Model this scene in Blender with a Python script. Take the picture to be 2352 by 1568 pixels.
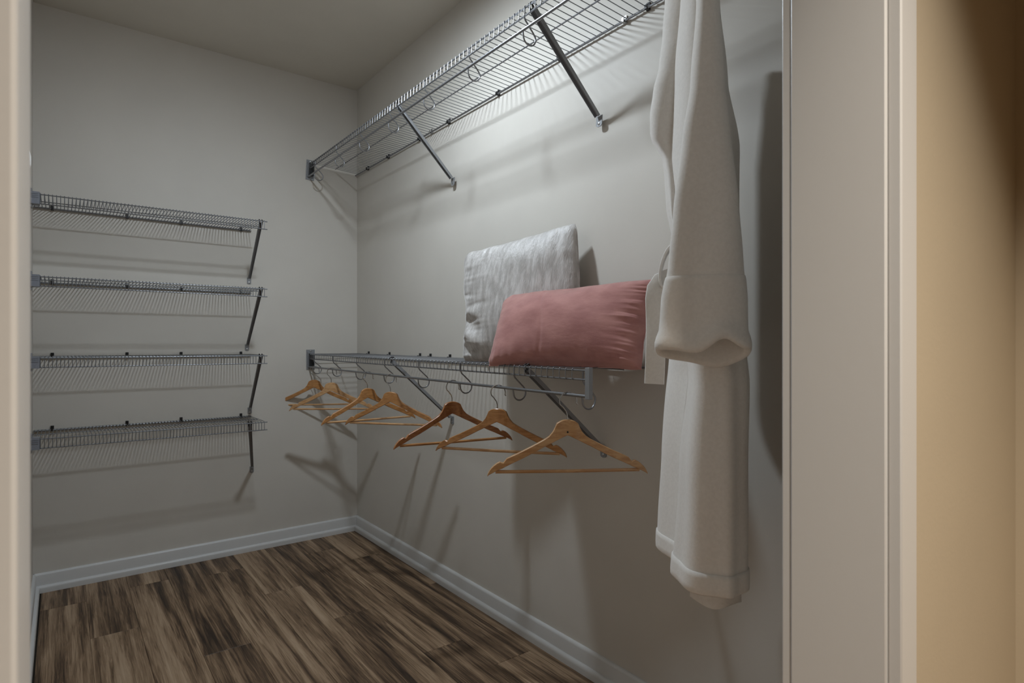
import bpy, math, random
from mathutils import Vector, Matrix, noise
from math import sin, cos, pi, radians, sqrt, atan2

random.seed(7)
scene = bpy.context.scene
for o in list(bpy.data.objects):
    bpy.data.objects.remove(o, do_unlink=True)

# ------------------------------------------------------------------ camera, world, exposure
YAW = 0.6518                       # camera looks this far to the right of +Y
cam_d = bpy.data.cameras.new('camera')
cam_d.sensor_width = 36.0
cam_d.lens = 1356.19 / 2352 * 36.0
cam_d.shift_y = 8.27 / 2352
cam_d.clip_start = 0.02
cam_d.dof.use_dof = True
cam_d.dof.focus_distance = 2.1
cam_d.dof.aperture_fstop = 10.0
cam = bpy.data.objects.new('camera', cam_d)
scene.collection.objects.link(cam)
cam.location = (-1.3623, -3.2662, 1.0663)
cam.rotation_euler = (radians(90), 0, -YAW)
scene.camera = cam

world = bpy.data.worlds.new('world')
scene.world = world
world.use_nodes = True
world.node_tree.nodes['Background'].inputs[0].default_value = (0.5, 0.45, 0.4, 1)
world.node_tree.nodes['Background'].inputs[1].default_value = 0.0

vs = scene.view_settings
vs.view_transform = 'Standard'
vs.look = 'None'
vs.gamma = 1.0
vs.use_curve_mapping = False
vs.exposure = 0.0

LAMP_POWER = 510.0                  # closet ceiling disc light, neutral to slightly cool white
LAMP_COLOR = (0.80, 0.905, 1.0)
LAMP_DROP = 0.105                  # the opaque pan over the glass dome hangs this far below the ceiling
LAMP_POS = (-0.67, -1.48)
HALL_POWER = 20.0                  # hall recessed light, warm
HALL_COLOR = (1.0, 0.91, 0.79)
HALL_POS = (-0.88, -3.55)

# ------------------------------------------------------------------ dimensions
H = 2.54            # ceiling
XL = -1.46          # left closet wall
YF = -2.877         # closet face of the doorway wall
YH = -2.9886        # hall face of the doorway wall
JR, JL = -0.612, -1.3749   # door jamb faces
DOOR_H = 2.05

# ------------------------------------------------------------------ material helpers
def newmat(name):
    m = bpy.data.materials.new(name)
    m.use_nodes = True
    nt = m.node_tree
    return m, nt, nt.nodes['Principled BSDF']

def N(nt, t, **kw):
    n = nt.nodes.new(t)
    for k, v in kw.items():
        setattr(n, k, v)
    return n

def ramp(nt, stops):
    r = N(nt, 'ShaderNodeValToRGB')
    el = r.color_ramp.elements
    while len(el) > 1:
        el.remove(el[-1])
    el[0].position = stops[0][0]; el[0].color = (*stops[0][1], 1)
    for p, c in stops[1:]:
        e = el.new(p); e.color = (*c, 1)
    return r

def bump(nt, b, height, strength, dist):
    bn = N(nt, 'ShaderNodeBump')
    bn.inputs['Strength'].default_value = strength
    bn.inputs['Distance'].default_value = dist
    nt.links.new(height, bn.inputs['Height'])
    nt.links.new(bn.outputs[0], b.inputs['Normal'])
    return bn

def paint(name, col, rough=0.6, var=0.03, scale=220, bstr=0.12, spec=0.4):
    m, nt, b = newmat(name)
    tc = N(nt, 'ShaderNodeTexCoord')
    n1 = N(nt, 'ShaderNodeTexNoise'); n1.inputs['Scale'].default_value = 3.0; n1.inputs['Detail'].default_value = 3
    nt.links.new(tc.outputs['Object'], n1.inputs['Vector'])
    r = ramp(nt, [(0.3, tuple(c * (1 - var) for c in col)), (0.7, tuple(c * (1 + var) for c in col))])
    nt.links.new(n1.outputs['Fac'], r.inputs[0])
    nt.links.new(r.outputs[0], b.inputs['Base Color'])
    n2 = N(nt, 'ShaderNodeTexNoise'); n2.inputs['Scale'].default_value = scale; n2.inputs['Detail'].default_value = 2
    nt.links.new(tc.outputs['Object'], n2.inputs['Vector'])
    bump(nt, b, n2.outputs['Fac'], bstr, 0.001)
    b.inputs['Roughness'].default_value = rough
    b.inputs['Specular IOR Level'].default_value = spec
    return m

def metal(name, col, rough=0.35, metallic=0.9):
    m, nt, b = newmat(name)
    tc = N(nt, 'ShaderNodeTexCoord')
    n1 = N(nt, 'ShaderNodeTexNoise'); n1.inputs['Scale'].default_value = 60
    nt.links.new(tc.outputs['Object'], n1.inputs['Vector'])
    mr = N(nt, 'ShaderNodeMapRange')
    mr.inputs['To Min'].default_value = rough - 0.06; mr.inputs['To Max'].default_value = rough + 0.08
    nt.links.new(n1.outputs['Fac'], mr.inputs['Value'])
    nt.links.new(mr.outputs[0], b.inputs['Roughness'])
    b.inputs['Base Color'].default_value = (*col, 1)
    b.inputs['Metallic'].default_value = metallic
    return m

def plastic(name, col, rough=0.4):
    m, nt, b = newmat(name)
    tc = N(nt, 'ShaderNodeTexCoord')
    n1 = N(nt, 'ShaderNodeTexNoise'); n1.inputs['Scale'].default_value = 150
    nt.links.new(tc.outputs['Object'], n1.inputs['Vector'])
    r = ramp(nt, [(0.3, tuple(c * .92 for c in col)), (0.7, tuple(c * 1.06 for c in col))])
    nt.links.new(n1.outputs['Fac'], r.inputs[0]); nt.links.new(r.outputs[0], b.inputs['Base Color'])
    b.inputs['Roughness'].default_value = rough
    return m

def wood(name, light, dark, scale=9.0, rough=0.32):
    m, nt, b = newmat(name)
    tc = N(nt, 'ShaderNodeTexCoord')
    oi = N(nt, 'ShaderNodeObjectInfo')
    add = N(nt, 'ShaderNodeVectorMath'); add.operation = 'ADD'
    mul = N(nt, 'ShaderNodeVectorMath'); mul.operation = 'SCALE'
    nt.links.new(oi.outputs['Random'], mul.inputs['Scale']); mul.inputs[0].default_value = (3, 5, 7)
    nt.links.new(tc.outputs['Object'], add.inputs[0]); nt.links.new(mul.outputs[0], add.inputs[1])
    mp = N(nt, 'ShaderNodeMapping'); mp.inputs['Scale'].default_value = (2.0, 12.0, 9.0)
    nt.links.new(add.outputs[0], mp.inputs['Vector'])
    n1 = N(nt, 'ShaderNodeTexNoise'); n1.inputs['Scale'].default_value = scale; n1.inputs['Detail'].default_value = 6
    n1.inputs['Distortion'].default_value = 1.2
    nt.links.new(mp.outputs[0], n1.inputs['Vector'])
    mid = tuple((a + c) / 2 for a, c in zip(light, dark))
    r = ramp(nt, [(0.3, dark), (0.48, mid), (0.62, light)])
    nt.links.new(n1.outputs['Fac'], r.inputs[0]); nt.links.new(r.outputs[0], b.inputs['Base Color'])
    bump(nt, b, n1.outputs['Fac'], 0.08, 0.001)
    b.inputs['Roughness'].default_value = rough
    b.inputs['Coat Weight'].default_value = 0.25
    b.inputs['Coat Roughness'].default_value = 0.25
    return m

def fabric(name, c1, c2, rough=0.9, sheen=0.5, scl=(60, 60, 60), bstr=0.3, bdist=0.002, tint=(1, 1, 1), lo=.35, hi=.65, srough=.5):
    m, nt, b = newmat(name)
    tc = N(nt, 'ShaderNodeTexCoord')
    mp = N(nt, 'ShaderNodeMapping'); mp.inputs['Scale'].default_value = scl
    nt.links.new(tc.outputs['Object'], mp.inputs['Vector'])
    n1 = N(nt, 'ShaderNodeTexNoise'); n1.inputs['Scale'].default_value = 1.0; n1.inputs['Detail'].default_value = 5
    nt.links.new(mp.outputs[0], n1.inputs['Vector'])
    r = ramp(nt, [(lo, c1), (hi, c2)])
    nt.links.new(n1.outputs['Fac'], r.inputs[0]); nt.links.new(r.outputs[0], b.inputs['Base Color'])
    n2 = N(nt, 'ShaderNodeTexNoise'); n2.inputs['Scale'].default_value = 4.0; n2.inputs['Detail'].default_value = 3
    nt.links.new(mp.outputs[0], n2.inputs['Vector'])
    bump(nt, b, n2.outputs['Fac'], bstr, bdist)
    b.inputs['Roughness'].default_value = rough
    b.inputs['Sheen Weight'].default_value = sheen
    b.inputs['Sheen Roughness'].default_value = srough
    b.inputs['Sheen Tint'].default_value = (*tint, 1)
    b.inputs['Specular IOR Level'].default_value = 0.25
    return m

def plank_material():
    m, nt, b = newmat('vinyl_plank')
    tc = N(nt, 'ShaderNodeTexCoord')
    oi = N(nt, 'ShaderNodeObjectInfo')
    mul = N(nt, 'ShaderNodeVectorMath'); mul.operation = 'SCALE'; mul.inputs[0].default_value = (13, 29, 17)
    nt.links.new(oi.outputs['Random'], mul.inputs['Scale'])
    add = N(nt, 'ShaderNodeVectorMath'); add.operation = 'ADD'
    nt.links.new(tc.outputs['Object'], add.inputs[0]); nt.links.new(mul.outputs[0], add.inputs[1])
    # broad streaks
    m1 = N(nt, 'ShaderNodeMapping'); m1.inputs['Scale'].default_value = (22, 1.0, 1)
    nt.links.new(add.outputs[0], m1.inputs['Vector'])
    n1 = N(nt, 'ShaderNodeTexNoise'); n1.inputs['Scale'].default_value = 1.0; n1.inputs['Detail'].default_value = 4
    n1.inputs['Roughness'].default_value = .6; n1.inputs['Distortion'].default_value = .55
    nt.links.new(m1.outputs[0], n1.inputs['Vector'])
    # fine grain
    m2 = N(nt, 'ShaderNodeMapping'); m2.inputs['Scale'].default_value = (150, 4.5, 1)
    nt.links.new(add.outputs[0], m2.inputs['Vector'])
    n2 = N(nt, 'ShaderNodeTexNoise'); n2.inputs['Scale'].default_value = 1.0; n2.inputs['Detail'].default_value = 6
    n2.inputs['Roughness'].default_value = .7; n2.inputs['Distortion'].default_value = .9
    nt.links.new(m2.outputs[0], n2.inputs['Vector'])
    mx = N(nt, 'ShaderNodeMath'); mx.operation = 'MULTIPLY_ADD'; mx.inputs[1].default_value = 0.62
    nt.links.new(n2.outputs['Fac'], mx.inputs[0])
    ms = N(nt, 'ShaderNodeMath'); ms.operation = 'MULTIPLY_ADD'; ms.inputs[1].default_value = 0.95; ms.inputs[2].default_value = -0.30
    nt.links.new(n1.outputs['Fac'], ms.inputs[0]); nt.links.new(ms.outputs[0], mx.inputs[2])
    # plank to plank shift
    mr = N(nt, 'ShaderNodeMapRange'); mr.inputs['To Min'].default_value = -.045; mr.inputs['To Max'].default_value = .045
    nt.links.new(oi.outputs['Random'], mr.inputs['Value'])
    ad2 = N(nt, 'ShaderNodeMath'); ad2.operation = 'ADD'
    nt.links.new(mx.outputs[0], ad2.inputs[0]); nt.links.new(mr.outputs[0], ad2.inputs[1])
    r = ramp(nt, [(0.28, (0.024, 0.013, 0.007)), (0.40, (0.092, 0.054, 0.029)), (0.50, (0.205, 0.130, 0.075)),
                  (0.60, (0.33, 0.225, 0.140)), (0.74, (0.43, 0.31, 0.205))])
    nt.links.new(ad2.outputs[0], r.inputs[0]); nt.links.new(r.outputs[0], b.inputs['Base Color'])
    bump(nt, b, n2.outputs['Fac'], 0.10, 0.001)
    b.inputs['Roughness'].default_value = 0.5
    b.inputs['Specular IOR Level'].default_value = 0.35
    return m

M = {}
M['wall'] = paint('greige_wall_paint', (0.615, 0.580, 0.527), rough=.55)
M['hall'] = paint('tan_hall_paint', (0.54, 0.46, 0.34), rough=.55)
M['ceil'] = paint('ceiling_paint', (0.66, 0.62, 0.55), rough=.8)
M['trim'] = paint('white_trim_paint', (0.62, 0.615, 0.605), rough=.35, var=.01, bstr=.03)
M['plank'] = plank_material()
M['under'] = paint('floor_underlay', (0.02, 0.015, 0.01), rough=.9)
M['wire'] = metal('satin_nickel_wire', (0.29, 0.295, 0.31), .34, .88)
M['brace'] = metal('satin_nickel_brace', (0.27, 0.275, 0.285), .45, .2)
M['finewire'] = metal('fine_nickel_wire', (0.22, 0.225, 0.235), .4, .75)
M['greyplastic'] = plastic('grey_plastic', (0.20, 0.21, 0.24), .38)
M['black'] = plastic('black_plastic', (0.012, 0.012, 0.013), .4)
M['chrome'] = metal('hook_steel', (0.42, 0.41, 0.40), .22, 1.0)
M['screw'] = metal('screw_steel', (0.5, 0.5, 0.5), .3, 1.0)
M['white'] = plastic('white_plastic', (0.75, 0.74, 0.72), .4)
M['wood_a'] = wood('hanger_wood_amber', (0.50, 0.245, 0.085), (0.33, 0.135, 0.036))
M['wood_b'] = wood('hanger_wood_pale', (0.60, 0.36, 0.175), (0.44, 0.22, 0.085))
M['wood_c'] = wood('hanger_wood_dark', (0.40, 0.165, 0.05), (0.25, 0.085, 0.022))
M['robe'] = fabric('cream_fleece', (0.79, 0.755, 0.71), (0.835, 0.80, 0.755), .95, .3, (160, 160, 160), .25, .0012)
M['silver'] = fabric('silver_crushed_velvet', (0.43, 0.405, 0.385), (0.60, 0.575, 0.555), .48, .7, (52, 80, 18), .5, .003, (1, .98, .96), .4, .62, .35)
M['silver'].node_tree.nodes['Principled BSDF'].inputs['Specular IOR Level'].default_value = .6
M['pink'] = fabric('dusty_pink_velvet', (0.385, 0.172, 0.158), (0.49, 0.24, 0.215), .8, .9, (14, 14, 30), .25, .002, (1, .78, .76), .35, .65, .4)

# ------------------------------------------------------------------ mesh helpers
class MB:
    def __init__(s):
        s.v = []; s.f = []
    def quadring(s, rings, close_u=True, cap0=True, cap1=True):
        base = len(s.v); n = len(rings[0])
        for r in rings:
            s.v += [tuple(p) for p in r]
        for i in range(len(rings) - 1):
            for j in range(n if close_u else n - 1):
                a = base + i * n + j; b = base + i * n + (j + 1) % n
                s.f.append((a, b, b + n, a + n))
        if close_u and cap0: s.f.append(tuple(base + j for j in reversed(range(n))))
        if close_u and cap1: s.f.append(tuple(base + (len(rings) - 1) * n + j for j in range(n)))
        return s
    def box(s, x0, x1, y0, y1, z0, z1):
        b = len(s.v)
        s.v += [(x0, y0, z0), (x1, y0, z0), (x1, y1, z0), (x0, y1, z0), (x0, y0, z1), (x1, y0, z1), (x1, y1, z1), (x0, y1, z1)]
        s.f += [tuple(b + i for i in q) for q in ((3, 2, 1, 0), (4, 5, 6, 7), (0, 1, 5, 4), (1, 2, 6, 5), (2, 3, 7, 6), (3, 0, 4, 7))]
        return s
    def tube(s, pts, r, sides=8, up=None, ry=None):
        """swept tube; ry = second radius (flat section)"""
        pts = [Vector(p) for p in pts]
        rings = []
        prev = None
        for i, p in enumerate(pts):
            if i == 0: t = pts[1] - p
            elif i == len(pts) - 1: t = p - pts[i - 1]
            else: t = (pts[i + 1] - p).normalized() + (p - pts[i - 1]).normalized()
            t.normalize()
            if prev is None:
                ref = Vector(up) if up else (Vector((0, 0, 1)) if abs(t.z) < .9 else Vector((1, 0, 0)))
                nrm = (ref - t * ref.dot(t)).normalized()
            else:
                nrm = (prev - t * prev.dot(t)).normalized()
            prev = nrm
            bi = t.cross(nrm)
            rr = r[i] if isinstance(r, (list, tuple)) else r
            r2 = ry if ry else rr
            rings.append([p + nrm * (rr * cos(2 * pi * k / sides)) + bi * (r2 * sin(2 * pi * k / sides)) for k in range(sides)])
        return s.quadring(rings)
    def prism(s, poly, axis, a, b):
        """poly of 2D points extruded along axis ('x','y','z') from a to b"""
        def mk(p, c):
            return {'x': (c, p[0], p[1]), 'y': (p[0], c, p[1]), 'z': (p[0], p[1], c)}[axis]
        return s.quadring([[mk(p, a) for p in poly], [mk(p, b) for p in poly]])
    def mesh(s, name, smooth=True, angle=35):
        me = bpy.data.meshes.new(name)
        me.from_pydata(s.v, [], s.f)
        me.validate()
        import bmesh
        bm = bmesh.new(); bm.from_mesh(me)
        bmesh.ops.recalc_face_normals(bm, faces=bm.faces)
        bm.to_mesh(me); bm.free()
        if smooth:
            me.polygons.foreach_set('use_smooth', [True] * len(me.polygons))
            me.set_sharp_from_angle(angle=radians(angle))
        return me
    def build(s, name, mat, parent=None, smooth=True, angle=35):
        me = s.mesh(name, smooth, angle)
        me.materials.append(mat)
        return link(name, me, parent)

def link(name, data, parent=None, loc=None):
    o = bpy.data.objects.new(name, data)
    scene.collection.objects.link(o)
    if parent: o.parent = parent
    if loc: o.location = loc
    return o

def tag(o, label=None, cat=None, group=None, kind=None):
    if label: o['label'] = label
    if cat: o['category'] = cat
    if group: o['group'] = group
    if kind: o['kind'] = kind
    return o

def empty(name, loc, rot=(0, 0, 0)):
    o = link(name, None); o.location = loc; o.rotation_euler = rot
    o.empty_display_size = .05
    return o

def struct(o, label=None, cat=None):
    return tag(o, label, cat, kind='structure')

def copy_tree(o, parent=None):
    c = o.copy(); scene.collection.objects.link(c); c.parent = parent
    for ch in list(o.children):
        copy_tree(ch, c)
    return c

# ------------------------------------------------------------------ room shell
T = .10
HX0, HX1, HY0 = -2.3, -0.078, -4.7      # hall extents
struct(MB().box(XL - T, T, 0, T, -.05, H + .05).build('wall_back', M['wall'], smooth=False), 'greige painted wall behind the four short wire shelves', 'wall')
struct(MB().box(0, T, YH, 0, -.05, H + .05).build('wall_right', M['wall'], smooth=False), 'long greige painted wall carrying the two long wire shelves', 'wall')
struct(MB().box(XL - T, XL, YF, 0, -.05, H + .05).build('wall_left', M['wall'], smooth=False), 'greige painted side wall seen edge on beside the short shelves', 'wall')
w = MB()
w.box(HX0, JL - .018, YH, YF, -.05, H + .05)
w.box(JR + .018, T, YH, YF, -.05, H + .05)
w.box(JL - .018, JR + .018, YH, YF, DOOR_H + .018, H + .05)
wf = w.build('wall_front', M['wall'], smooth=False)
wf.data.materials.append(M['hall'])
for p in wf.data.polygons:
    if p.center.y < YH + .001: p.material_index = 1
struct(wf, 'painted wall with the closet doorway, warm lit on its hall side', 'wall')
struct(MB().box(HX1, HX1 + .15, HY0, YH, -.05, H + .05).build('wall_hall_right', M['hall'], smooth=False), 'dim hall wall meeting the doorway wall at a corner', 'wall')
struct(MB().box(HX0 - T, HX0, HY0, YF, -.05, H + .05).build('wall_hall_left', M['hall'], smooth=False), 'hall wall far from the closet doorway', 'wall')
struct(MB().box(HX0 - T, HX1 + .15, HY0 - T, HY0, -.05, H + .05).build('wall_hall_back', M['hall'], smooth=False), 'hall wall facing the closet doorway', 'wall')
struct(MB().box(HX0 - T, T, HY0 - T, T, H, H + .08).build('ceiling', M['ceil'], smooth=False), 'plain off white ceiling over the closet', 'ceiling')

floor = struct(MB().box(HX0 - T, T, HY0 - T, T, -.06, -.004).build('floor', M['under'], smooth=False), 'dark brown wood plank floor', 'floor')
PW, PL, GAP = .1524, 1.2192, .0007
plank_cache = {}
def plank(x0, x1, y0, y1):
    key = (round(x1 - x0, 4), round(y1 - y0, 4))
    if key not in plank_cache:
        a, b = (x1 - x0) / 2 - GAP / 2, (y1 - y0) / 2 - GAP / 2
        c = .0012
        rings = [[(-a, -b, -.006), (a, -b, -.006), (a, b, -.006), (-a, b, -.006)],
                 [(-a, -b, -.0008), (a, -b, -.0008), (a, b, -.0008), (-a, b, -.0008)],
                 [(-a + c, -b + c, 0), (a - c, -b + c, 0), (a - c, b - c, 0), (-a + c, b - c, 0)]]
        me = MB().quadring(rings).mesh('plank', smooth=False)
        me.materials.append(M['plank'])
        plank_cache[key] = me
    link('plank', plank_cache[key], floor, ((x0 + x1) / 2, (y0 + y1) / 2, 0))
joint = {0: -.95, 1: -1.665, 2: -.236, 3: -1.014, 4: -.615, 5: -.236, 6: -1.016, 7: -1.40, 8: -.633, 9: -.236, 10: -.95}
for k in range(0, 16):
    xr = .0924 - .1524 * k
    x1, x0 = min(xr, -.003), max(xr - PW, HX0)
    if x1 - x0 < .02: continue
    j = joint.get(k, -(.3 + .4 * (k % 3)))
    ys = [j]
    while ys[-1] < -.003: ys.append(ys[-1] + PL)
    ys = ys[::-1]
    while ys[-1] > HY0: ys.append(ys[-1] - PL)
    for a, b in zip(ys[1:], ys[:-1]):
        a, b = max(a, HY0), min(b, -.003)
        if b - a < .02: continue
        if x0 < XL - .02 and b > YF:          # left of the closet only the hall is floored
            b = YF
            if b - a < .02: continue
        plank(max(x0, XL + .003) if a >= YF else x0, x1, a, b)

# baseboards with shoe moulding
def board_profile():
    return [(0, 0), (.0115, 0), (.0115, .0720), (.0095, .0775), (.0045, .0814), (0, .0814)]
def shoe_profile():
    pts = [(.0110, 0), (.0237, 0)]
    for k in range(0, 6):
        a = k / 5 * pi / 2
        pts.append((.0125 + .0112 * cos(a), .018 + .012 * sin(a)))
    pts.append((.0110, .030))
    return pts
def baseboard(name, axis, sign, at, a, b, label):
    def prof(p): return [(at + sign * d, z) for d, z in p]
    o = MB().prism(prof(board_profile()), axis, a, b).build(name, M['trim'], angle=50)
    struct(o, label, 'baseboard')
    MB().prism(prof(shoe_profile()), axis, a, b).build('shoe_moulding', M['trim'], o, angle=50)
    return o
# along back wall: profile in (y,z) extruded along x
baseboard('baseboard_back', 'x', -1, 0, XL, 0, 'white baseboard with shoe moulding under the short wire shelves')
baseboard('baseboard_right', 'y', -1, 0, YF, 0, 'white baseboard with shoe moulding under the hangers')
baseboard('baseboard_left', 'y', 1, XL, YF, 0, 'white baseboard along the narrow side wall')

# doorway trim
def trim(name, mb, label):
    o = mb.build(name, M['trim'], angle=40); struct(o, label, 'trim')
    bv = o.modifiers.new('bevel', 'BEVEL'); bv.width = .002; bv.segments = 2; bv.limit_method = 'ANGLE'
    return o
trim('trim_1', MB().box(JR, JR + .018, YH, YF, 0, DOOR_H), 'flat white door jamb board beside the bathrobe')
trim('trim_2', MB().box(JR + .004, JR + .050, YH - .0145, YH, 0, DOOR_H + .05), 'white door casing on the hall face beside the jamb')
trim('trim_3', MB().box(JR + .0015, JR + .055, YF, YF + .0125, 0, DOOR_H + .05), 'thin edge of white casing on the closet face of the doorway')
trim('trim_4', MB().box(JL - .018, JL, YH, YF, 0, DOOR_H), 'white door jamb board at the warm lit wall edge')
trim('trim_5', MB().box(JL - .055, JL - .0015, YF, YF + .0125, 0, DOOR_H + .05), 'white casing edge on the closet face by the short shelves')
trim('trim_6', MB().box(JL - .018, JR + .018, YH, YF, DOOR_H, DOOR_H + .018), 'white head jamb over the doorway')

# ------------------------------------------------------------------ lamps
def disc_lamp(name, x, y, r, power, col, label, spread=180, drop=0.0):
    root = empty(name, (x, y, H)); tag(root, label, 'ceiling light')
    n = 40
    def rev(prof, nm, mat, **kw):
        return MB().quadring([[(p[0] * cos(2 * pi * k / n), p[0] * sin(2 * pi * k / n), p[1]) for k in range(n)] for p in prof], **kw).build(nm, mat, root)
    if drop > .02:
        rev([(r * 1.25, 0), (r * 1.25, -.012), (r * 1.06, -.016), (r * 1.06, -drop + .004)], 'housing', M['white'], cap0=False, cap1=False)
    z = -drop
    rev([(r * 1.0, z + .006), (r * 1.12, z + .006), (r * 1.13, z), (r * 1.08, z - .006), (r * 1.0, z - .007), (r * .97, z - .003)], 'trim_ring', M['white'], cap0=False, cap1=False)
    m, nt, b = newmat(name + '_diffuser')
    b.inputs['Base Color'].default_value = (.8, .8, .8, 1)
    rev([(r * 1.02, z + .002), (r * 1.02, z - .0006)], 'diffuser', m)
    ld = bpy.data.lights.new('hall_downlight_offscreen', 'AREA'); ld.shape = 'DISK'; ld.size = r * 1.9
    ld.energy = power; ld.color = col; ld.spread = radians(spread)
    lo = bpy.data.objects.new('hall_downlight_offscreen', ld); scene.collection.objects.link(lo)
    lo.parent = root; lo.location = (0, 0, z - .0015)
    return root
def dome_lamp(name, x, y, r, h, strength, col, label, drop):
    """semi flush light: canopy and stem, opaque pan, glowing glass dome below it"""
    root = empty(name, (x, y, H)); tag(root, label, 'ceiling light')
    n = 40
    LIP = .036
    def rev(prof, nm, mat, **kw):
        return MB().quadring([[(p[0] * cos(2 * pi * k / n), p[0] * sin(2 * pi * k / n), p[1]) for k in range(n)] for p in prof], **kw).build(nm, mat, root)
    rev([(.060, 0), (.060, -.010), (.050, -.020), (.014, -.024), (.010, -.030), (.010, -drop + .01)], 'canopy', M['brace'], cap0=False, cap1=False)
    rev([(.012, -drop + .014), (r * .8, -drop + .012), (r * 1.50, -drop + .004), (r * 1.56, -drop - .006), (r * 1.56, -drop - LIP), (r * 1.52, -drop - LIP), (r * 1.50, -drop - .004), (.012, -drop)], 'pan', M['brace'])
    m, nt, b = newmat(name + '_glass')
    b.inputs['Base Color'].default_value = (.8, .8, .8, 1)
    b.inputs['Emission Color'].default_value = (*col, 1)
    b.inputs['Emission Strength'].default_value = strength
    rev([(r * cos(a), -drop - .001 - h * sin(a)) for a in [radians(9 * k) for k in range(10)]] + [(r * .02, -drop - .001 - h)], 'glass_dome_offscreen', m)
    return root
dome_lamp('ceiling_light_offscreen', *LAMP_POS, .058, .050, LAMP_POWER, LAMP_COLOR, 'small round dome ceiling light in the closet', LAMP_DROP)
disc_lamp('recessed_downlight_offscreen', *HALL_POS, .07, HALL_POWER, HALL_COLOR, 'round warm recessed light in the hall ceiling', spread=76)

# ------------------------------------------------------------------ wire shelves
def foot_brace(root, y0, y1, z0, zf, depth, wd):
    """diagonal brace: front (x=depth,y=y0,z=z0) to wall foot (x=0,y=y1,z=zf)"""
    a = Vector((depth, y0, z0)); b = Vector((.010, y1, zf + .012))
    d = (b - a).normalized()
    side = Vector((0, 1, 0)); side = (side - d * side.dot(d)).normalized()
    nrm = d.cross(side)
    # shallow U channel section
    hw, hh, t = wd / 2, wd * .32, .0018
    sec = [(-hw, hh), (-hw, -hh), (hw, -hh), (hw, hh), (hw - t, hh), (hw - t, -hh + t), (-hw + t, -hh + t), (-hw + t, hh)]
    if nrm.z > 0: sec = [(p, -q) for p, q in sec]
    rings = []
    for k in range(9):
        p = a + (b - a) * (k / 8)
        s = 1 - .18 * k / 8
        rings.append([p + side * (q[0] * s) + nrm * (q[1] * s) for q in sec])
    br = MB().quadring(rings).build('support_brace', M['brace'], root, angle=30)
    # hooked top: two small jaws over the front rail
    j = MB()
    for sy in (-.006, .006):
        j.tube([(depth + .001, y0 + sy, z0 - .006), (depth + .008, y0 + sy, z0 + .012), (depth - .002, y0 + sy, z0 + .017), (depth - .010, y0 + sy, z0 + .010)], .0022, 6)
    j.build('rail_jaw', M['black'], br)
    # foot plate with rounded end
    hw = wd * .62
    poly = [(y1 - hw, zf + .016), (y1 + hw, zf + .016), (y1 + hw, zf - .012)]
    for k in range(1, 8):
        an = -pi * k / 8
        poly.append((y1 + hw * cos(an), zf - .012 + hw * .55 * sin(an)))
    poly.append((y1 - hw, zf - .012))
    MB().prism(poly, 'x', 0, .0028).build('foot_plate', M['brace'], br, smooth=False)
    n = 10
    MB().quadring([[(x, y1 + r * cos(2 * pi * k / n), zf - .009 + r * sin(2 * pi * k / n)) for k in range(n)] for x, r in ((.002, .0046), (.0042, .0042), (.0052, .002))]).build('screw', M['screw'], br)
    return br

def wall_clip(root, y, black=True, up=.014):
    c = MB()
    c.box(0, .006, y - .0058, y + .0058, -.009, up)
    c.box(.004, .0155, y - .0042, y + .0042, -.009, -.0048)
    c.box(.0125, .0165, y - .0042, y + .0042, -.009, .004)
    n = 8
    c.quadring([[(x, y + r * cos(2 * pi * k / n), up - .005 + r * sin(2 * pi * k / n)) for k in range(n)] for x, r in ((.005, .0034), (.0075, .0028))])
    o = c.build('wall_clip', M['black'] if black else M['screw'], root, angle=30)
    return o

def shelf(name, loc, rotz, L, D, lip, pitch, clips, braces, single_wires, tilt=(0, 0), rails=(), start=.004, label='', group=None):
    root = empty(name, loc, (tilt[0], tilt[1], rotz))
    tag(root, label, 'wire shelf', group)
    wr = .0014 if single_wires else .00150
    wm = M['wire'] if single_wires else M['finewire']
    rr = .0027 if single_wires else .0024
    path = [(.006, 0, 0), (D * .5, 0, 0), (D - .004, 0, 0), (D - .0008, 0, -.0012), (D, 0, -.0045), (D, 0, -lip - .0015)]
    n = int((L - 2 * start) / pitch)
    if single_wires:
        me = MB().tube(path, wr, 6, up=(0, 1, 0)).mesh('deck_wire', True, 60); me.materials.append(M['wire'])
        for i in range(n + 1):
            link('deck_wire', me, root, (0, start + i * pitch, 0))
    else:
        mb = MB()
        for i in range(n + 1):
            y = start + i * pitch
            mb.tube([(p[0], y, p[2]) for p in path], wr, 5, up=(0, 1, 0))
        o = mb.build('deck_wires', wm, root, angle=60); o['kind'] = 'stuff'
    zz = wr + rr
    def rail(nm, x, z, r, a=0.0, b=L):
        MB().tube([(x, a, z), (x, (a + b) / 2, z), (x, b, z)], r, 8).build(nm, wm, root)
    rail('front_rail', D - .0035, -zz - .0002, rr, .002, L + .004)
    rail('lip_rail', D - zz + .0002, -lip, rr, .002, L + .004)
    rail('middle_rail', D * .5, -zz, rr * .85, .002 + (.03 if single_wires else 0), L)
    rail('back_rail', .010, -zz, rr * (1.35 if single_wires else 1.75), .002, L)
    for y in clips: wall_clip(root, y)
    for (y0, y1, zf) in braces:
        foot_brace(root, y0, y1, -.012, zf, D - .012, .0205 if single_wires else .016)
    return root

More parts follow.
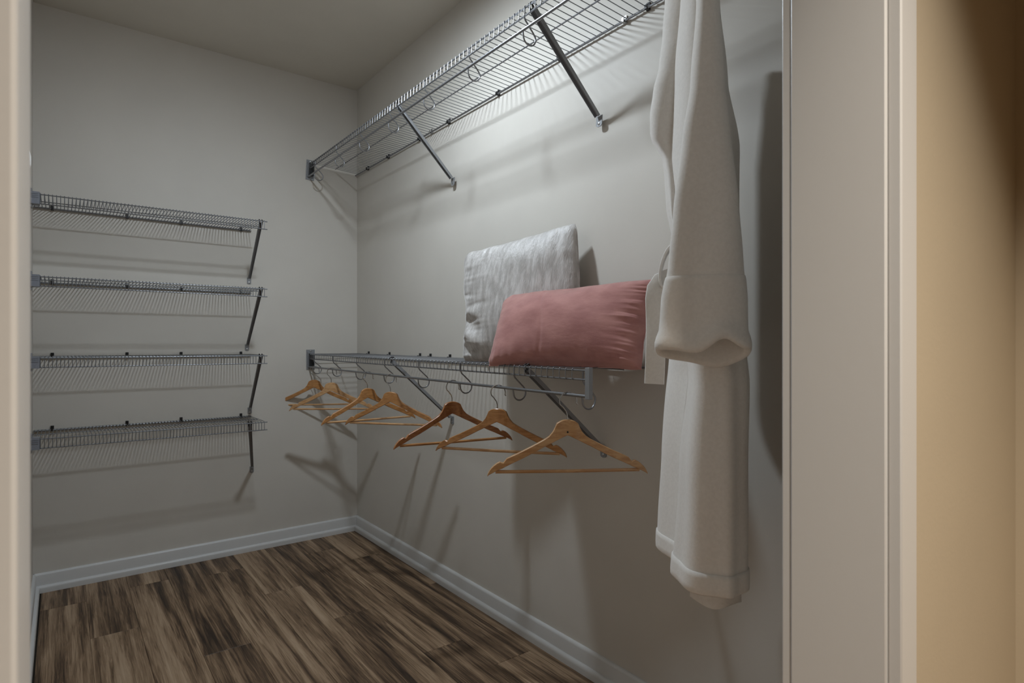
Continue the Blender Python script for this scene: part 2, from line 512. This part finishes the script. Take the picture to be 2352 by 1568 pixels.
# four short shelves on the back wall (local y runs along +X from the left wall)
LZ = [1.662, 1.339, 1.019, .701]
L_braces = [[(.856, .872, 1.400 - 1.662)], [(.856, .862, 1.054 - 1.339)], [(.856, .875, .727 - 1.019)], [(.807, .885, .420 - .701)]]
L_lab = ['short nickel wire shelf on the back wall, topmost of four',
         'short nickel wire shelf on the back wall, second from top',
         'short nickel wire shelf on the back wall, third from top',
         'short nickel wire shelf on the back wall, lowest of four']
for z, br, lb in zip(LZ, L_braces, L_lab):
    s = shelf('wire_shelf', (XL, 0, z), -pi / 2, .880, .302, .0405, .0127, [.066, .340, .561, .832], br, False, start=.006, label=lb, group='short shelves on the back wall')
    # grey plastic end bracket on the left wall with moulded ridges
    e = MB()
    e.box(.262, .312, 0, .030, -.044, .003)
    e.box(.312, .3135, .002, .026, -.006, -.004); e.box(.312, .3135, .002, .026, -.013, -.011); e.box(.312, .3135, .002, .026, -.020, -.018)
    e.box(.255, .305, 0, .006, -.056, .016)
    e.build('end_bracket', M['greyplastic'], s, smooth=False)

# long shelves on the right wall (local y runs along -Y from the back wall, local x away from the wall)
def rod_and_hooks(root, D, L, hooks, start):
    MB().tube([(D - .001, start, -.071), (D - .001, L / 2, -.071), (D - .001, L, -.071)], .0044, 12).build('hanging_rod', M['wire'], root)
    # J shaped rod hook: from the lip down and inward, round underneath, up to the rod
    pts = [(D - .0045, 0, -.004), (D - .0045, 0, -.031), (D - .008, 0, -.038), (D - .040, 0, -.066)]
    cx, cz, r = D - .0265, -.0840, .0235
    for k in range(0, 13):
        a = radians(38 - k * (218 / 12))
        pts.append((cx + -r * 1.0 * cos(a), 0, cz + r * sin(a)))
    pts = pts[:4] + pts[5:]
    pts.append((D - .0015, 0, -.0755))
    me = MB().tube(pts, .0024, 8, up=(0, 1, 0)).mesh('rod_hook', True, 60); me.materials.append(M['wire'])
    for y in hooks: link('rod_hook', me, root, (0, y, 0))

def wall_end(root, D):
    """nickel end plate on the back wall with a black inner socket"""
    e = MB(); e.box(D - .034, D + .012, 0, .0035, -.087, .023)
    e.box(D - .026, D + .006, .003, .013, -.074, .008)
    o = e.build('end_plate', M['brace'], root, smooth=False)
    MB().box(D - .022, D + .002, .012, .030, -.068, .002).build('socket', M['black'], o, smooth=False)
    n = 10
    for z in (.015, -.080):
        MB().quadring([[(D - .011 + r * cos(2 * pi * k / n), y, z + r * sin(2 * pi * k / n)) for k in range(n)] for y, r in ((.002, .005), (.0052, .0045), (.006, .002))]).build('screw', M['screw'], o)

DR = .281
LOW_TILT = -.0066
low = shelf('wire_shelf', (0, 0, 1.0185), pi, 2.168, DR, .0285, .0254, [.17, .432, .762, .862, 1.035, 1.33, 1.62, 1.91],
            [(1.010, 1.053, .738 - 1.018 + .007), (1.905, 1.961, .730 - 1.018 + .0125)], True, tilt=(LOW_TILT, 0), start=.030,
            label='long nickel wire shelf holding the two cushions and hangers')
rod_and_hooks(low, DR, 2.178, [.066, .359, .655, .955, 1.256, 1.554, 1.853, 2.150], .012)
wall_end(low, DR)
# nickel end cap closing the free end
c = MB(); c.box(DR - .0085, DR + .0045, 2.166, 2.182, -.0785, .004)
c.box(DR - .006, DR + .003, 2.164, 2.166, -.036, .002)
ec = c.build('end_cap', M['brace'], low, smooth=False)
bv = ec.modifiers.new('bevel', 'BEVEL'); bv.width = .002; bv.segments = 2

up = shelf('wire_shelf', (0, 0, 2.049), pi, 2.860, DR, .0285, .0254, [.165, .425, .762, 1.03, 1.40, 1.757, 2.140, 2.50],
           [(1.059, 1.079, 1.775 - 2.05), (1.931, 1.954, 1.773 - 2.05)], True, tilt=(0, -.050), start=.030,
           label='long nickel wire shelf high on the wall, where the bathrobe hangs')
rod_and_hooks(up, DR, 2.860, [.10, .404, .704, 1.004, 1.304, 1.609, 1.905, 2.21, 2.51, 2.80], .012)
wall_end(up, DR)
for y in (.878, 2.052):
    wall_clip(up, y, black=False)

# ------------------------------------------------------------------ hangers
HALF = [(0, 0, -.042), (.010, -.001, -.046), (.020, -.004, -.051), (.0285, -.0095, -.055), (.0305, -.014, -.056), (.034, -.022, -.058), (.040, -.033, -.061),
        (.050, -.044, -.066), (.063, -.052, -.072), (.080, -.061, -.081), (.100, -.071, -.091), (.125, -.083, -.103), (.150, -.094, -.114), (.164, -.1005, -.1205),
        (.1685, -.106, -.1225), (.173, -.1115, -.125), (.178, -.1105, -.1275), (.182, -.1085, -.129), (.190, -.112, -.132), (.198, -.118, -.136), (.206, -.126, -.140), (.212, -.1345, -.143), (.2155, -.143, -.1465)]
def hanger_meshes(bow):
    out = []
    us = [(-u, a, b) for u, a, b in reversed(HALF[1:])] + HALF
    def off(u): return bow * (abs(u) / .2155) ** 1.0
    rings = []
    for i, (u, zt, zb) in enumerate(us):
        th = .0058 if abs(u) > .03 else .0064
        y = off(u); c = .0016
        hgt = zt - zb
        c2 = min(c, hgt * .3)
        rings.append([(u, y - th, zb + c2), (u, y - th + c, zb), (u, y + th - c, zb), (u, y + th, zb + c2),
                      (u, y + th, zt - c2), (u, y + th - c, zt), (u, y - th + c, zt), (u, y - th, zt - c2)])
    body = MB().quadring(rings)
    bar = MB().tube([(-.194, off(.194), -.1355), (0, off(.194), -.1365), (.194, off(.194), -.1355)], .0046, 10)
    # steel hook
    pts = [(0, 0, -.006), (0, 0, .012), (-.003, 0, .022), (-.012, 0, .034)]
    cx, cz, r = .0025, .0500, .0235
    for k in range(0, 17):
        a = radians(205 - k * (222 / 16))
        pts.append((cx + r * cos(a), 0, cz + r * sin(a)))
    pts.append((cx + r + .0025, 0, cz - .010))
    hook = MB().tube(pts, .0017, 8, up=(0, 1, 0))
    return body, bar, hook
def hanger(loc, rz, bow, wd, label, group='wooden hangers on the lower rod', bolt=False, lean=0):
    root = empty('wooden_hanger', loc, (0, lean, rz)); tag(root, label, 'hanger', group)
    body, bar, hook = hanger_meshes(bow)
    body.build('hanger_body', M[wd], root, angle=24)
    bar.build('trouser_bar', M['wood_b'] if wd != 'wood_c' else M['wood_a'], root)
    hook.build('hook', M['chrome'], root)
    if bolt:
        n = 10
        MB().quadring([[(r * cos(2 * pi * k / n), -.0064 + y, -.033 + r * sin(2 * pi * k / n)) for k in range(n)] for y, r in ((.0, .0026), (-.0012, .0026), (-.0014, .001))]).build('screw', M['black'], root)
    return root
def rod_z(y): return 1.0185 - .071 + LOW_TILT * abs(y)
HOOK_TOP = .0500 + .0235 - .0017 - .0044      # rod centre above the top of the wood
HG = [(-.090, -30, .030, 'wood_a', 'wooden hanger next to the back wall end plate of the lower rod'),
      (-.345, -34, .026, 'wood_b', 'pale wooden hanger, second from the back wall on the lower rod'),
      (-.788, -2, -.034, 'wood_a', 'wooden hanger, third from the back wall on the lower rod'),
      (-1.019, -50, .024, 'wood_a', 'wooden hanger with a centre ridge, fourth from the back wall on the lower rod'),
      (-1.503, -11, -.034, 'wood_c', 'dark amber wooden hanger, fifth from the back wall on the lower rod'),
      (-1.772, -53, .024, 'wood_a', 'amber wooden hanger with a centre ridge under the two cushions'),
      (-2.093, -33, -.012, 'wood_b', 'wooden hanger with a small screw, at the free end of the lower shelf')]
for i, (y, th, bow, wd, lb) in enumerate(HG):
    hanger((-.280, y, rod_z(y) - HOOK_TOP), radians(th), bow, wd, lb, bolt=(i == 6))

# ------------------------------------------------------------------ cushions
def cushion(name, BL, BR, TL, TR, thick, mat, label, front, seed, detail, ear=.055, earu=None, slump=0.0, back=1.0, nu=110, nv=96):
    BL, BR, TL, TR = map(Vector, (BL, BR, TL, TR))
    cen = (BL + BR + TL + TR) / 4
    ux = ((BR - BL) + (TR - TL)).normalized(); vz = ((TL - BL) + (TR - BR)).normalized()
    nn = ux.cross(vz).normalized()
    if nn.dot(Vector(front)) < 0: nn = -nn
    base = Vector((cen.x, cen.y, min(BL.z, BR.z)))
    if earu is None: earu = ear
    root = empty(name, base)
    tag(root, label, 'cushion')
    def pt(u, v, side):
        # edges curve inwards between pointed corners
        uu = u + earu * sin(pi * v) ** .6 * (1 - 2 * u)
        vv = v + ear * sin(pi * u) ** .6 * (1 - 2 * v)
        cd = min(u, 1 - u) ** 2 + min(v, 1 - v) ** 2          # blunt the corner tips
        k = .011 * math.exp(-cd / .0016)
        uu += k * (1 - 2 * u); vv += k * (1 - 2 * v)
        uu += slump * math.exp(-(u / .25) ** 2) * (.6 * sin(pi * min(1, v * 1.25)) ** 2 + .35 * noise.noise((v * 7, seed, 2)))
        # seams wander a little
        uu += .006 * noise.noise((v * 9, seed, 1)) * abs(1 - 2 * u)
        vv += .008 * noise.noise((u * 9, seed, 5)) * abs(1 - 2 * v)
        p = BL * (1 - uu) * (1 - vv) + BR * uu * (1 - vv) + TL * (1 - uu) * vv + TR * uu * vv
        a, c = 4 * u * (1 - u), 4 * v * (1 - v)
        e = (a ** .5) * (c ** .5)
        d = thick * .5 * (e ** .75) * (.9 + .1 * e)
        edge = min(u, 1 - u, v, 1 - v)
        d += .012 * e * noise.noise((u * 2.6 + seed, v * 2.6, side * 2.0))
        d += detail(u, v, side) * min(1, edge * 16)
        if side < 0: d *= back             # pressed flat where it leans
        return p + nn * (side * max(d, 0.0006)) - base
    mb = MB()
    for side in (1, -1):
        b = len(mb.v)
        for i in range(nu + 1):
            for j in range(nv + 1):
                mb.v.append(tuple(pt(i / nu, j / nv, side)))
        for i in range(nu):
            for j in range(nv):
                a = b + i * (nv + 1) + j
                q = (a, a + nv + 1, a + nv + 2, a + 1)
                mb.f.append(q if side > 0 else q[::-1])
    mb.build('cover', mat, root, angle=180)
    K = 60
    per = [(k / K, 0) for k in range(K)] + [(1, k / K) for k in range(K)] + [(1 - k / K, 1) for k in range(K)] + [(0, 1 - k / K) for k in range(K)]
    pts = [(pt(u, v, 1) + pt(u, v, -1)) / 2 for u, v in per]
    pts.append(pts[0])
    MB().tube(pts, .0017, 6).build('seam', mat, root)
    return root

def gather(t, depth, seed, freq, amp, reach):
    """irregular puckers along a seam: t along it, depth in from it"""
    n1 = noise.noise((t * freq, depth * 2.5, seed)) + .6 * noise.noise((t * freq * 2.3, depth * 4, seed + 9))
    size = .5 + .9 * abs(noise.noise((t * 3.1, seed + 4, 0)))
    return amp * size * n1 * math.exp(-(depth / (reach * (.6 + .8 * abs(noise.noise((t * 5, seed + 2, 1)))))) ** 1.5)

def grey_detail(u, v, side):
    if side < 0: return 0
    d = gather(v, u, 3.0, 13, .020, .20) * (1.25 if v < .6 else .6)       # deep folds at the slumped side
    d += gather(u, 1 - v, 5.0, 22, .008, .13)
    d += gather(v, 1 - u, 7.0, 12, .005, .10)
    d += gather(u, v, 9.0, 16, .008, .12)
    # diagonal slump folds in the low corner
    d += .011 * math.exp(-((u - .06) / .16) ** 2 - ((v - .22) / .26) ** 2) * sin(26 * (v + .55 * u) + 1.0)
    d += .003 * noise.noise((u * 16, v * 5, 3.3))
    return d
def pink_detail(u, v, side):
    if side < 0: return 0
    d = gather(v, 1 - u, 2.0, 17, .024, .095)
    d += gather(u, v, 4.0, 20, .007, .16)
    d += gather(u, 1 - v, 6.0, 24, .006, .10)
    d += gather(v, u, 8.0, 12, .003, .08)
    d += -.0025 * math.exp(-((u - .40 - .03 * sin(v * 5)) / .012) ** 2)    # soft vertical crease
    d -= .012 * math.exp(-((u - .50) / .10) ** 2 - ((v - 1.0) / .18) ** 2)
    return d
cushion('square_cushion', (-.222, -1.492, 1.006), (-.074, -1.930, 1.006), (-.186, -1.452, 1.402), (-.046, -1.880, 1.462), .135, M['silver'],
        'square silver grey crushed velvet cushion leaning on the wall', (-1, -.4, 0), 3.1, grey_detail, ear=.018, earu=-.012, slump=.055, back=.6)
cushion('lumbar_cushion', (-.294, -1.738, .998), (-.150, -2.244, .999), (-.172, -1.662, 1.230), (-.066, -2.246, 1.247), .165, M['pink'],
        'oblong dusty pink velvet cushion in front of the silver one', (-1, -.4, .3), 8.7, pink_detail, ear=.036, back=.7)

# ------------------------------------------------------------------ bathrobe
PHI = radians(34.9)
HC = Vector((-.280, -2.511, 0))
robe = empty('bathrobe', (HC.x, HC.y, .60), (0, 0, PHI))
tag(robe, 'cream fleece bathrobe with turned up cuff and tie belt hanging from the high shelf', 'bathrobe')
# local axes: x = along the hanger (away from the doorway), y = front of the robe, z up (0 at world .60)
def lerp_tab(tab, z):
    if z >= tab[0][0]: return tab[0][1:]
    for (z1, *a), (z0, *b) in zip(tab[:-1], tab[1:]):
        if z0 <= z <= z1:
            t = (z1 - z) / (z1 - z0); t = t * t * (3 - 2 * t) * .5 + t * .5
            return [p + (q - p) * t for p, q in zip(a, b)]
    return tab[-1][1:]
# z, half width near, half width far, front near, front far, back near, back far
BODY = [(1.93, .07, .07, .030, .030, .030, .030),
        (1.86, .19, .19, .036, .036, .034, .034),
        (1.78, .195, .21, .045, .045, .036, .036),
        (1.60, .185, .215, .055, .068, .050, .055),
        (1.47, .180, .205, .055, .078, .072, .084),
        (1.38, .178, .200, .048, .068, .070, .082),
        (1.25, .175, .195, .040, .064, .066, .080),
        (1.05, .172, .200, .050, .078, .073, .098),
        (.82, .172, .210, .072, .095, .070, .108),
        (.60, .170, .215, .092, .100, .066, .106)]
def body_ring(h, grow=0.0, n=96):
    an, af, fn, ff, bn, bf = lerp_tab(BODY, h)
    ring = []
    for k in range(n):
        t = 2 * pi * k / n
        c, s = cos(t), sin(t)
        a = af if c > 0 else an
        wv = a * (abs(c) ** (.75 if c > 0 else .95)) * (1 if c > 0 else -1)
        q = (wv / a + 1) / 2 if False else (wv + an) / (an + af)
        b = (fn + (ff - fn) * q) if s > 0 else (bn + (bf - bn) * q)
        nv = b * (abs(s) ** (.8 if c > 0 else .92)) * (1 if s > 0 else -1)
        if c < 0:                          # the near edge swings to the back, so the front panel turns towards the lamp
            nv -= .040 * abs(c) ** 1.6 * min(1, max(0, (1.25 - h) / .25))
        # vertical folds growing towards the hem
        A = .006 * min(1, max(0, (1.55 - h) / .6))
        fo = A * (sin(5 * t + .8 * h) + .6 * sin(9 * t + 2.1 + 1.5 * h))
        if s > 0: fo -= .046 * min(1, max(0, (1.2 - h) / .2)) * math.exp(-((wv + .015) / .060) ** 2)
        rr = sqrt(wv * wv + nv * nv) + 1e-6
        dirx, diry = c * .6, s
        dl = sqrt(dirx * dirx + diry * diry)
        g = fo + grow + .004 * noise.noise((wv * 14, nv * 14, h * 5))
        wv += g * dirx / dl; nv += g * diry / dl
        z = h - .60
        k2 = min(1, max(0, (h - 1.62) / .3))
        z -= .125 * (abs(wv) / .2) * k2
        ring.append((wv, nv, z))
    return ring
hs = [1.93 - (1.93 - .605) * i / 90 for i in range(91)]
MB().quadring([body_ring(h) for h in hs], cap0=True, cap1=False).build('robe_body', M['robe'], robe, angle=180)
hem = []
for h, g in ((.642, .0002), (.641, .0030), (.632, .0036), (.615, .0036), (.604, .0030), (.600, -.001), (.604, -.005), (.640, -.005)):
    hem.append(body_ring(h, g))
MB().quadring(hem, cap0=False, cap1=False).build('hem_band', M['robe'], robe, angle=180)
# inner overlap flap hanging a little lower
fl = []
for i in range(20):
    z = .95 - (.95 - .547) * i / 19
    row = []
    for k in range(17):
        t = k / 16
        n_ = .022 - .100 * t
        w_ = -.045 - .016 * sin(pi * t) + .006 * sin(7 * t)
        row.append((w_, n_, z - .60 - .014 * sin(pi * min(1, t * 1.3)) * (i / 19)))
    back = [(p[0] + .005, p[1], p[2]) for p in reversed(row)]
    fl.append(row + back)
MB().quadring(fl).build('inner_flap', M['robe'], robe, angle=60)

# near sleeve: z, front y, back y, centre x, half depth
SLV = [(1.840, .028, -.032, -.165, .030), (1.760, .016, -.034, -.190, .036), (1.685, .008, -.032, -.200, .037), (1.529, .019, -.041, -.206, .036), (1.435, .033, -.051, -.207, .035),
       (1.310, .048, -.064, -.208, .034), (1.216, .056, -.071, -.209, .034), (1.138, .069, -.077, -.210, .034), (1.060, .073, -.077, -.210, .034)]
def sleeve_ring(h, grow=0, n=64, zfun=None):
    yf, yb, xc, hd = lerp_tab(SLV, h)
    yc, hw = (yf + yb) / 2, (yf - yb) / 2
    ring = []
    for k in range(n):
        t = 2 * pi * k / n
        c, s = cos(t), sin(t)
        y = yc + (hw + grow) * (abs(c) ** .85) * (1 if c > 0 else -1)
        x = xc + (hd + grow) * (abs(s) ** .9) * (1 if s > 0 else -1)
        if s < 0:
            x += .0035 * noise.noise((y * 16, h * 4, 2.0)) + .004 * sin(y * 60 + h * 6) * max(0, min(1, (1.6 - h) / .4))
        z = h - .60 + (zfun(t, y) if zfun else 0)
        ring.append((x, y, z))
    return ring
hs = [1.84 - (1.84 - 1.085) * i / 50 for i in range(51)]
MB().quadring([sleeve_ring(h) for h in hs], cap0=True, cap1=False).build('sleeve', M['robe'], robe, angle=180)
# turned up cuff, rolled rim that lifts in a wave on the near side
def rim(t, y):
    s = -sin(t)                       # 1 on the near side, -1 on the far side
    near = max(0, s) ** .6; far = max(0, -s) ** .6
    wave = .021 * math.exp(-((y + .038) / .026) ** 2) - .007 * math.exp(-((y - .005) / .030) ** 2) + .002
    return near * wave - far * (.020 + .012 * math.exp(-((y + .03) / .04) ** 2))
cf = []
prof = [(1.190, -.0010, 0), (1.188, .0014, 0), (1.180, .0022, 0), (1.150, .0018, .1), (1.115, .0014, .3), (1.092, .0022, .6), (1.080, .0060, .85), (1.070, .0082, .95), (1.062, .0080, 1), (1.0575, .0054, 1), (1.0565, .001, 1), (1.0585, -.004, 1), (1.066, -.0065, 1), (1.085, -.007, .7), (1.12, -.007, .3)]
for h, g, f in prof:
    cf.append(sleeve_ring(h, g, 64, lambda t, y, f=f: f * rim(t, y)))
MB().quadring(cf, cap0=False, cap1=False).build('cuff', M['robe'], robe, angle=180)
# far sleeve behind the body
FS = []
for i in range(40):
    h = 1.80 - (1.80 - 1.08) * i / 39
    b = .030 + .042 * min(1, (1.80 - h) / .5)
    FS.append([(.222 + .030 * cos(2 * pi * k / 32) * (.6 + .4 * min(1, (1.80 - h) / .2)), -.004 + b * sin(2 * pi * k / 32) + .003 * noise.noise((k * .5, h * 5, 1)), h - .60) for k in range(32)])
MB().quadring(FS, cap1=False).build('sleeve', M['robe'], robe, angle=180)
# lapel: thick shawl collar bulging at the front, ending above the belt
LAP = [(1.93, .040, .026, .05), (1.80, .070, .034, .06), (1.72, .077, .038, .065), (1.653, .086, .040, .07), (1.603, .100, .044, .07), (1.555, .108, .046, .068), (1.525, .1085, .045, .064), (1.506, .105, .040, .060), (1.490, .094, .034, .052), (1.465, .080, .028, .046), (1.42, .074, .024, .044), (1.36, .069, .018, .040), (1.30, .058, .008, .030)]
rows = []
for i in range(64):
    h = 1.93 - (1.93 - 1.302) * i / 63
    o_, b, a = lerp_tab(LAP, h)
    rows.append([(-.020 + a * cos(2 * pi * k / 40), o_ - b + b * sin(2 * pi * k / 40) + .004 * sin(3 * (2 * pi * k / 40) + h * 8), h - .60 + .012 * cos(2 * pi * k / 40)) for k in range(40)])
MB().quadring(rows).build('lapel', M['robe'], robe, angle=180)
# belt round the waist, a slack loop and a hanging end
bl = []
for h, g in ((1.272, .0015), (1.271, .006), (1.262, .0075), (1.236, .0075), (1.228, .006), (1.227, .0015)):
    bl.append(body_ring(h, g))
belt = MB().quadring(bl, cap0=False, cap1=False).build('belt', M['robe'], robe, angle=180)
def strap(path, wdir, wd, th):
    """flat strap: path points, width direction"""
    pts = [Vector(p) for p in path]; wdir = Vector(wdir).normalized()
    rings = []
    for i, p in enumerate(pts):
        t = (pts[min(i + 1, len(pts) - 1)] - pts[max(i - 1, 0)]).normalized()
        wv = (wdir - t * wdir.dot(t)).normalized(); nv = t.cross(wv)
        a, b = wd / 2, th / 2
        rings.append([p + wv * q[0] + nv * q[1] for q in ((-a, -b * .4), (-a + b * .6, -b), (a - b * .6, -b), (a, -b * .4), (a, b * .4), (a - b * .6, b), (-a + b * .6, b), (-a, b * .4))])
    return MB().quadring(rings)
# hanging end, broad side to the doorway
pth = [(-.035, .045, 1.207 - .60), (-.035, .066, 1.206 - .60), (-.036, .080, 1.200 - .60), (-.037, .0895, 1.186 - .60), (-.037, .0925, 1.165 - .60)]
for i in range(1, 13): pth.append((-.037 + .002 * sin(i * .7), .0925 + .001 * i / 12 - .002 * sin(i * .3), 1.165 - .60 - i / 12 * .181))
def belt_end():
    pts = [Vector(p) for p in pth]
    rings = []
    for i, p in enumerate(pts):
        t = (pts[min(i + 1, len(pts) - 1)] - pts[max(i - 1, 0)]).normalized()
        nv = Vector((1, 0, 0)); wv = t.cross(nv).normalized()
        a, b = .0205, .0032
        rings.append([p + wv * q[0] + nv * q[1] for q in ((-a, -b * .4), (-a + .002, -b), (a - .002, -b), (a, -b * .4), (a, b * .4), (a - .002, b), (-a + .002, b), (-a, b * .4))])
    return MB().quadring(rings)
belt_end().build('belt_end', M['robe'], belt, angle=60)
lp = []
for k in range(25):
    a = 2 * pi * k / 24
    lp.append((-.030, .061 + .019 * cos(a) - .010 * sin(a), 1.232 - .60 + .046 * sin(a)))
strap(lp, (1, 0, 0), .040, .0055).build('belt_loop', M['robe'], belt, angle=60)
# hanger inside the robe, hooked on the high rod
zr_up = 2.049 - .071 * cos(.05) + DR * sin(.05)
hanger((-.280, -2.511, zr_up - HOOK_TOP), PHI, .0, 'wood_a', 'wooden hanger inside the bathrobe on the high rod', group=None)

# ------------------------------------------------------------------ small white fitting on the left wall
r_ = []
fx, fy, fz = XL, -1.00, 1.612
prof = [(0, .016, .030), (.004, .019, .034), (.016, .018, .033), (.023, .014, .026), (.026, .008, .014)]
n = 28
for d, a, b in prof:
    r_.append([(fx + d, fy + a * cos(2 * pi * k / n), fz + b * sin(2 * pi * k / n) * (1.15 if sin(2 * pi * k / n) > 0 else .72)) for k in range(n)])
o = MB().quadring(r_).build('wall_hook', M['white'])
tag(o, 'small rounded white fitting on the side wall by the door jamb', 'wall fitting')
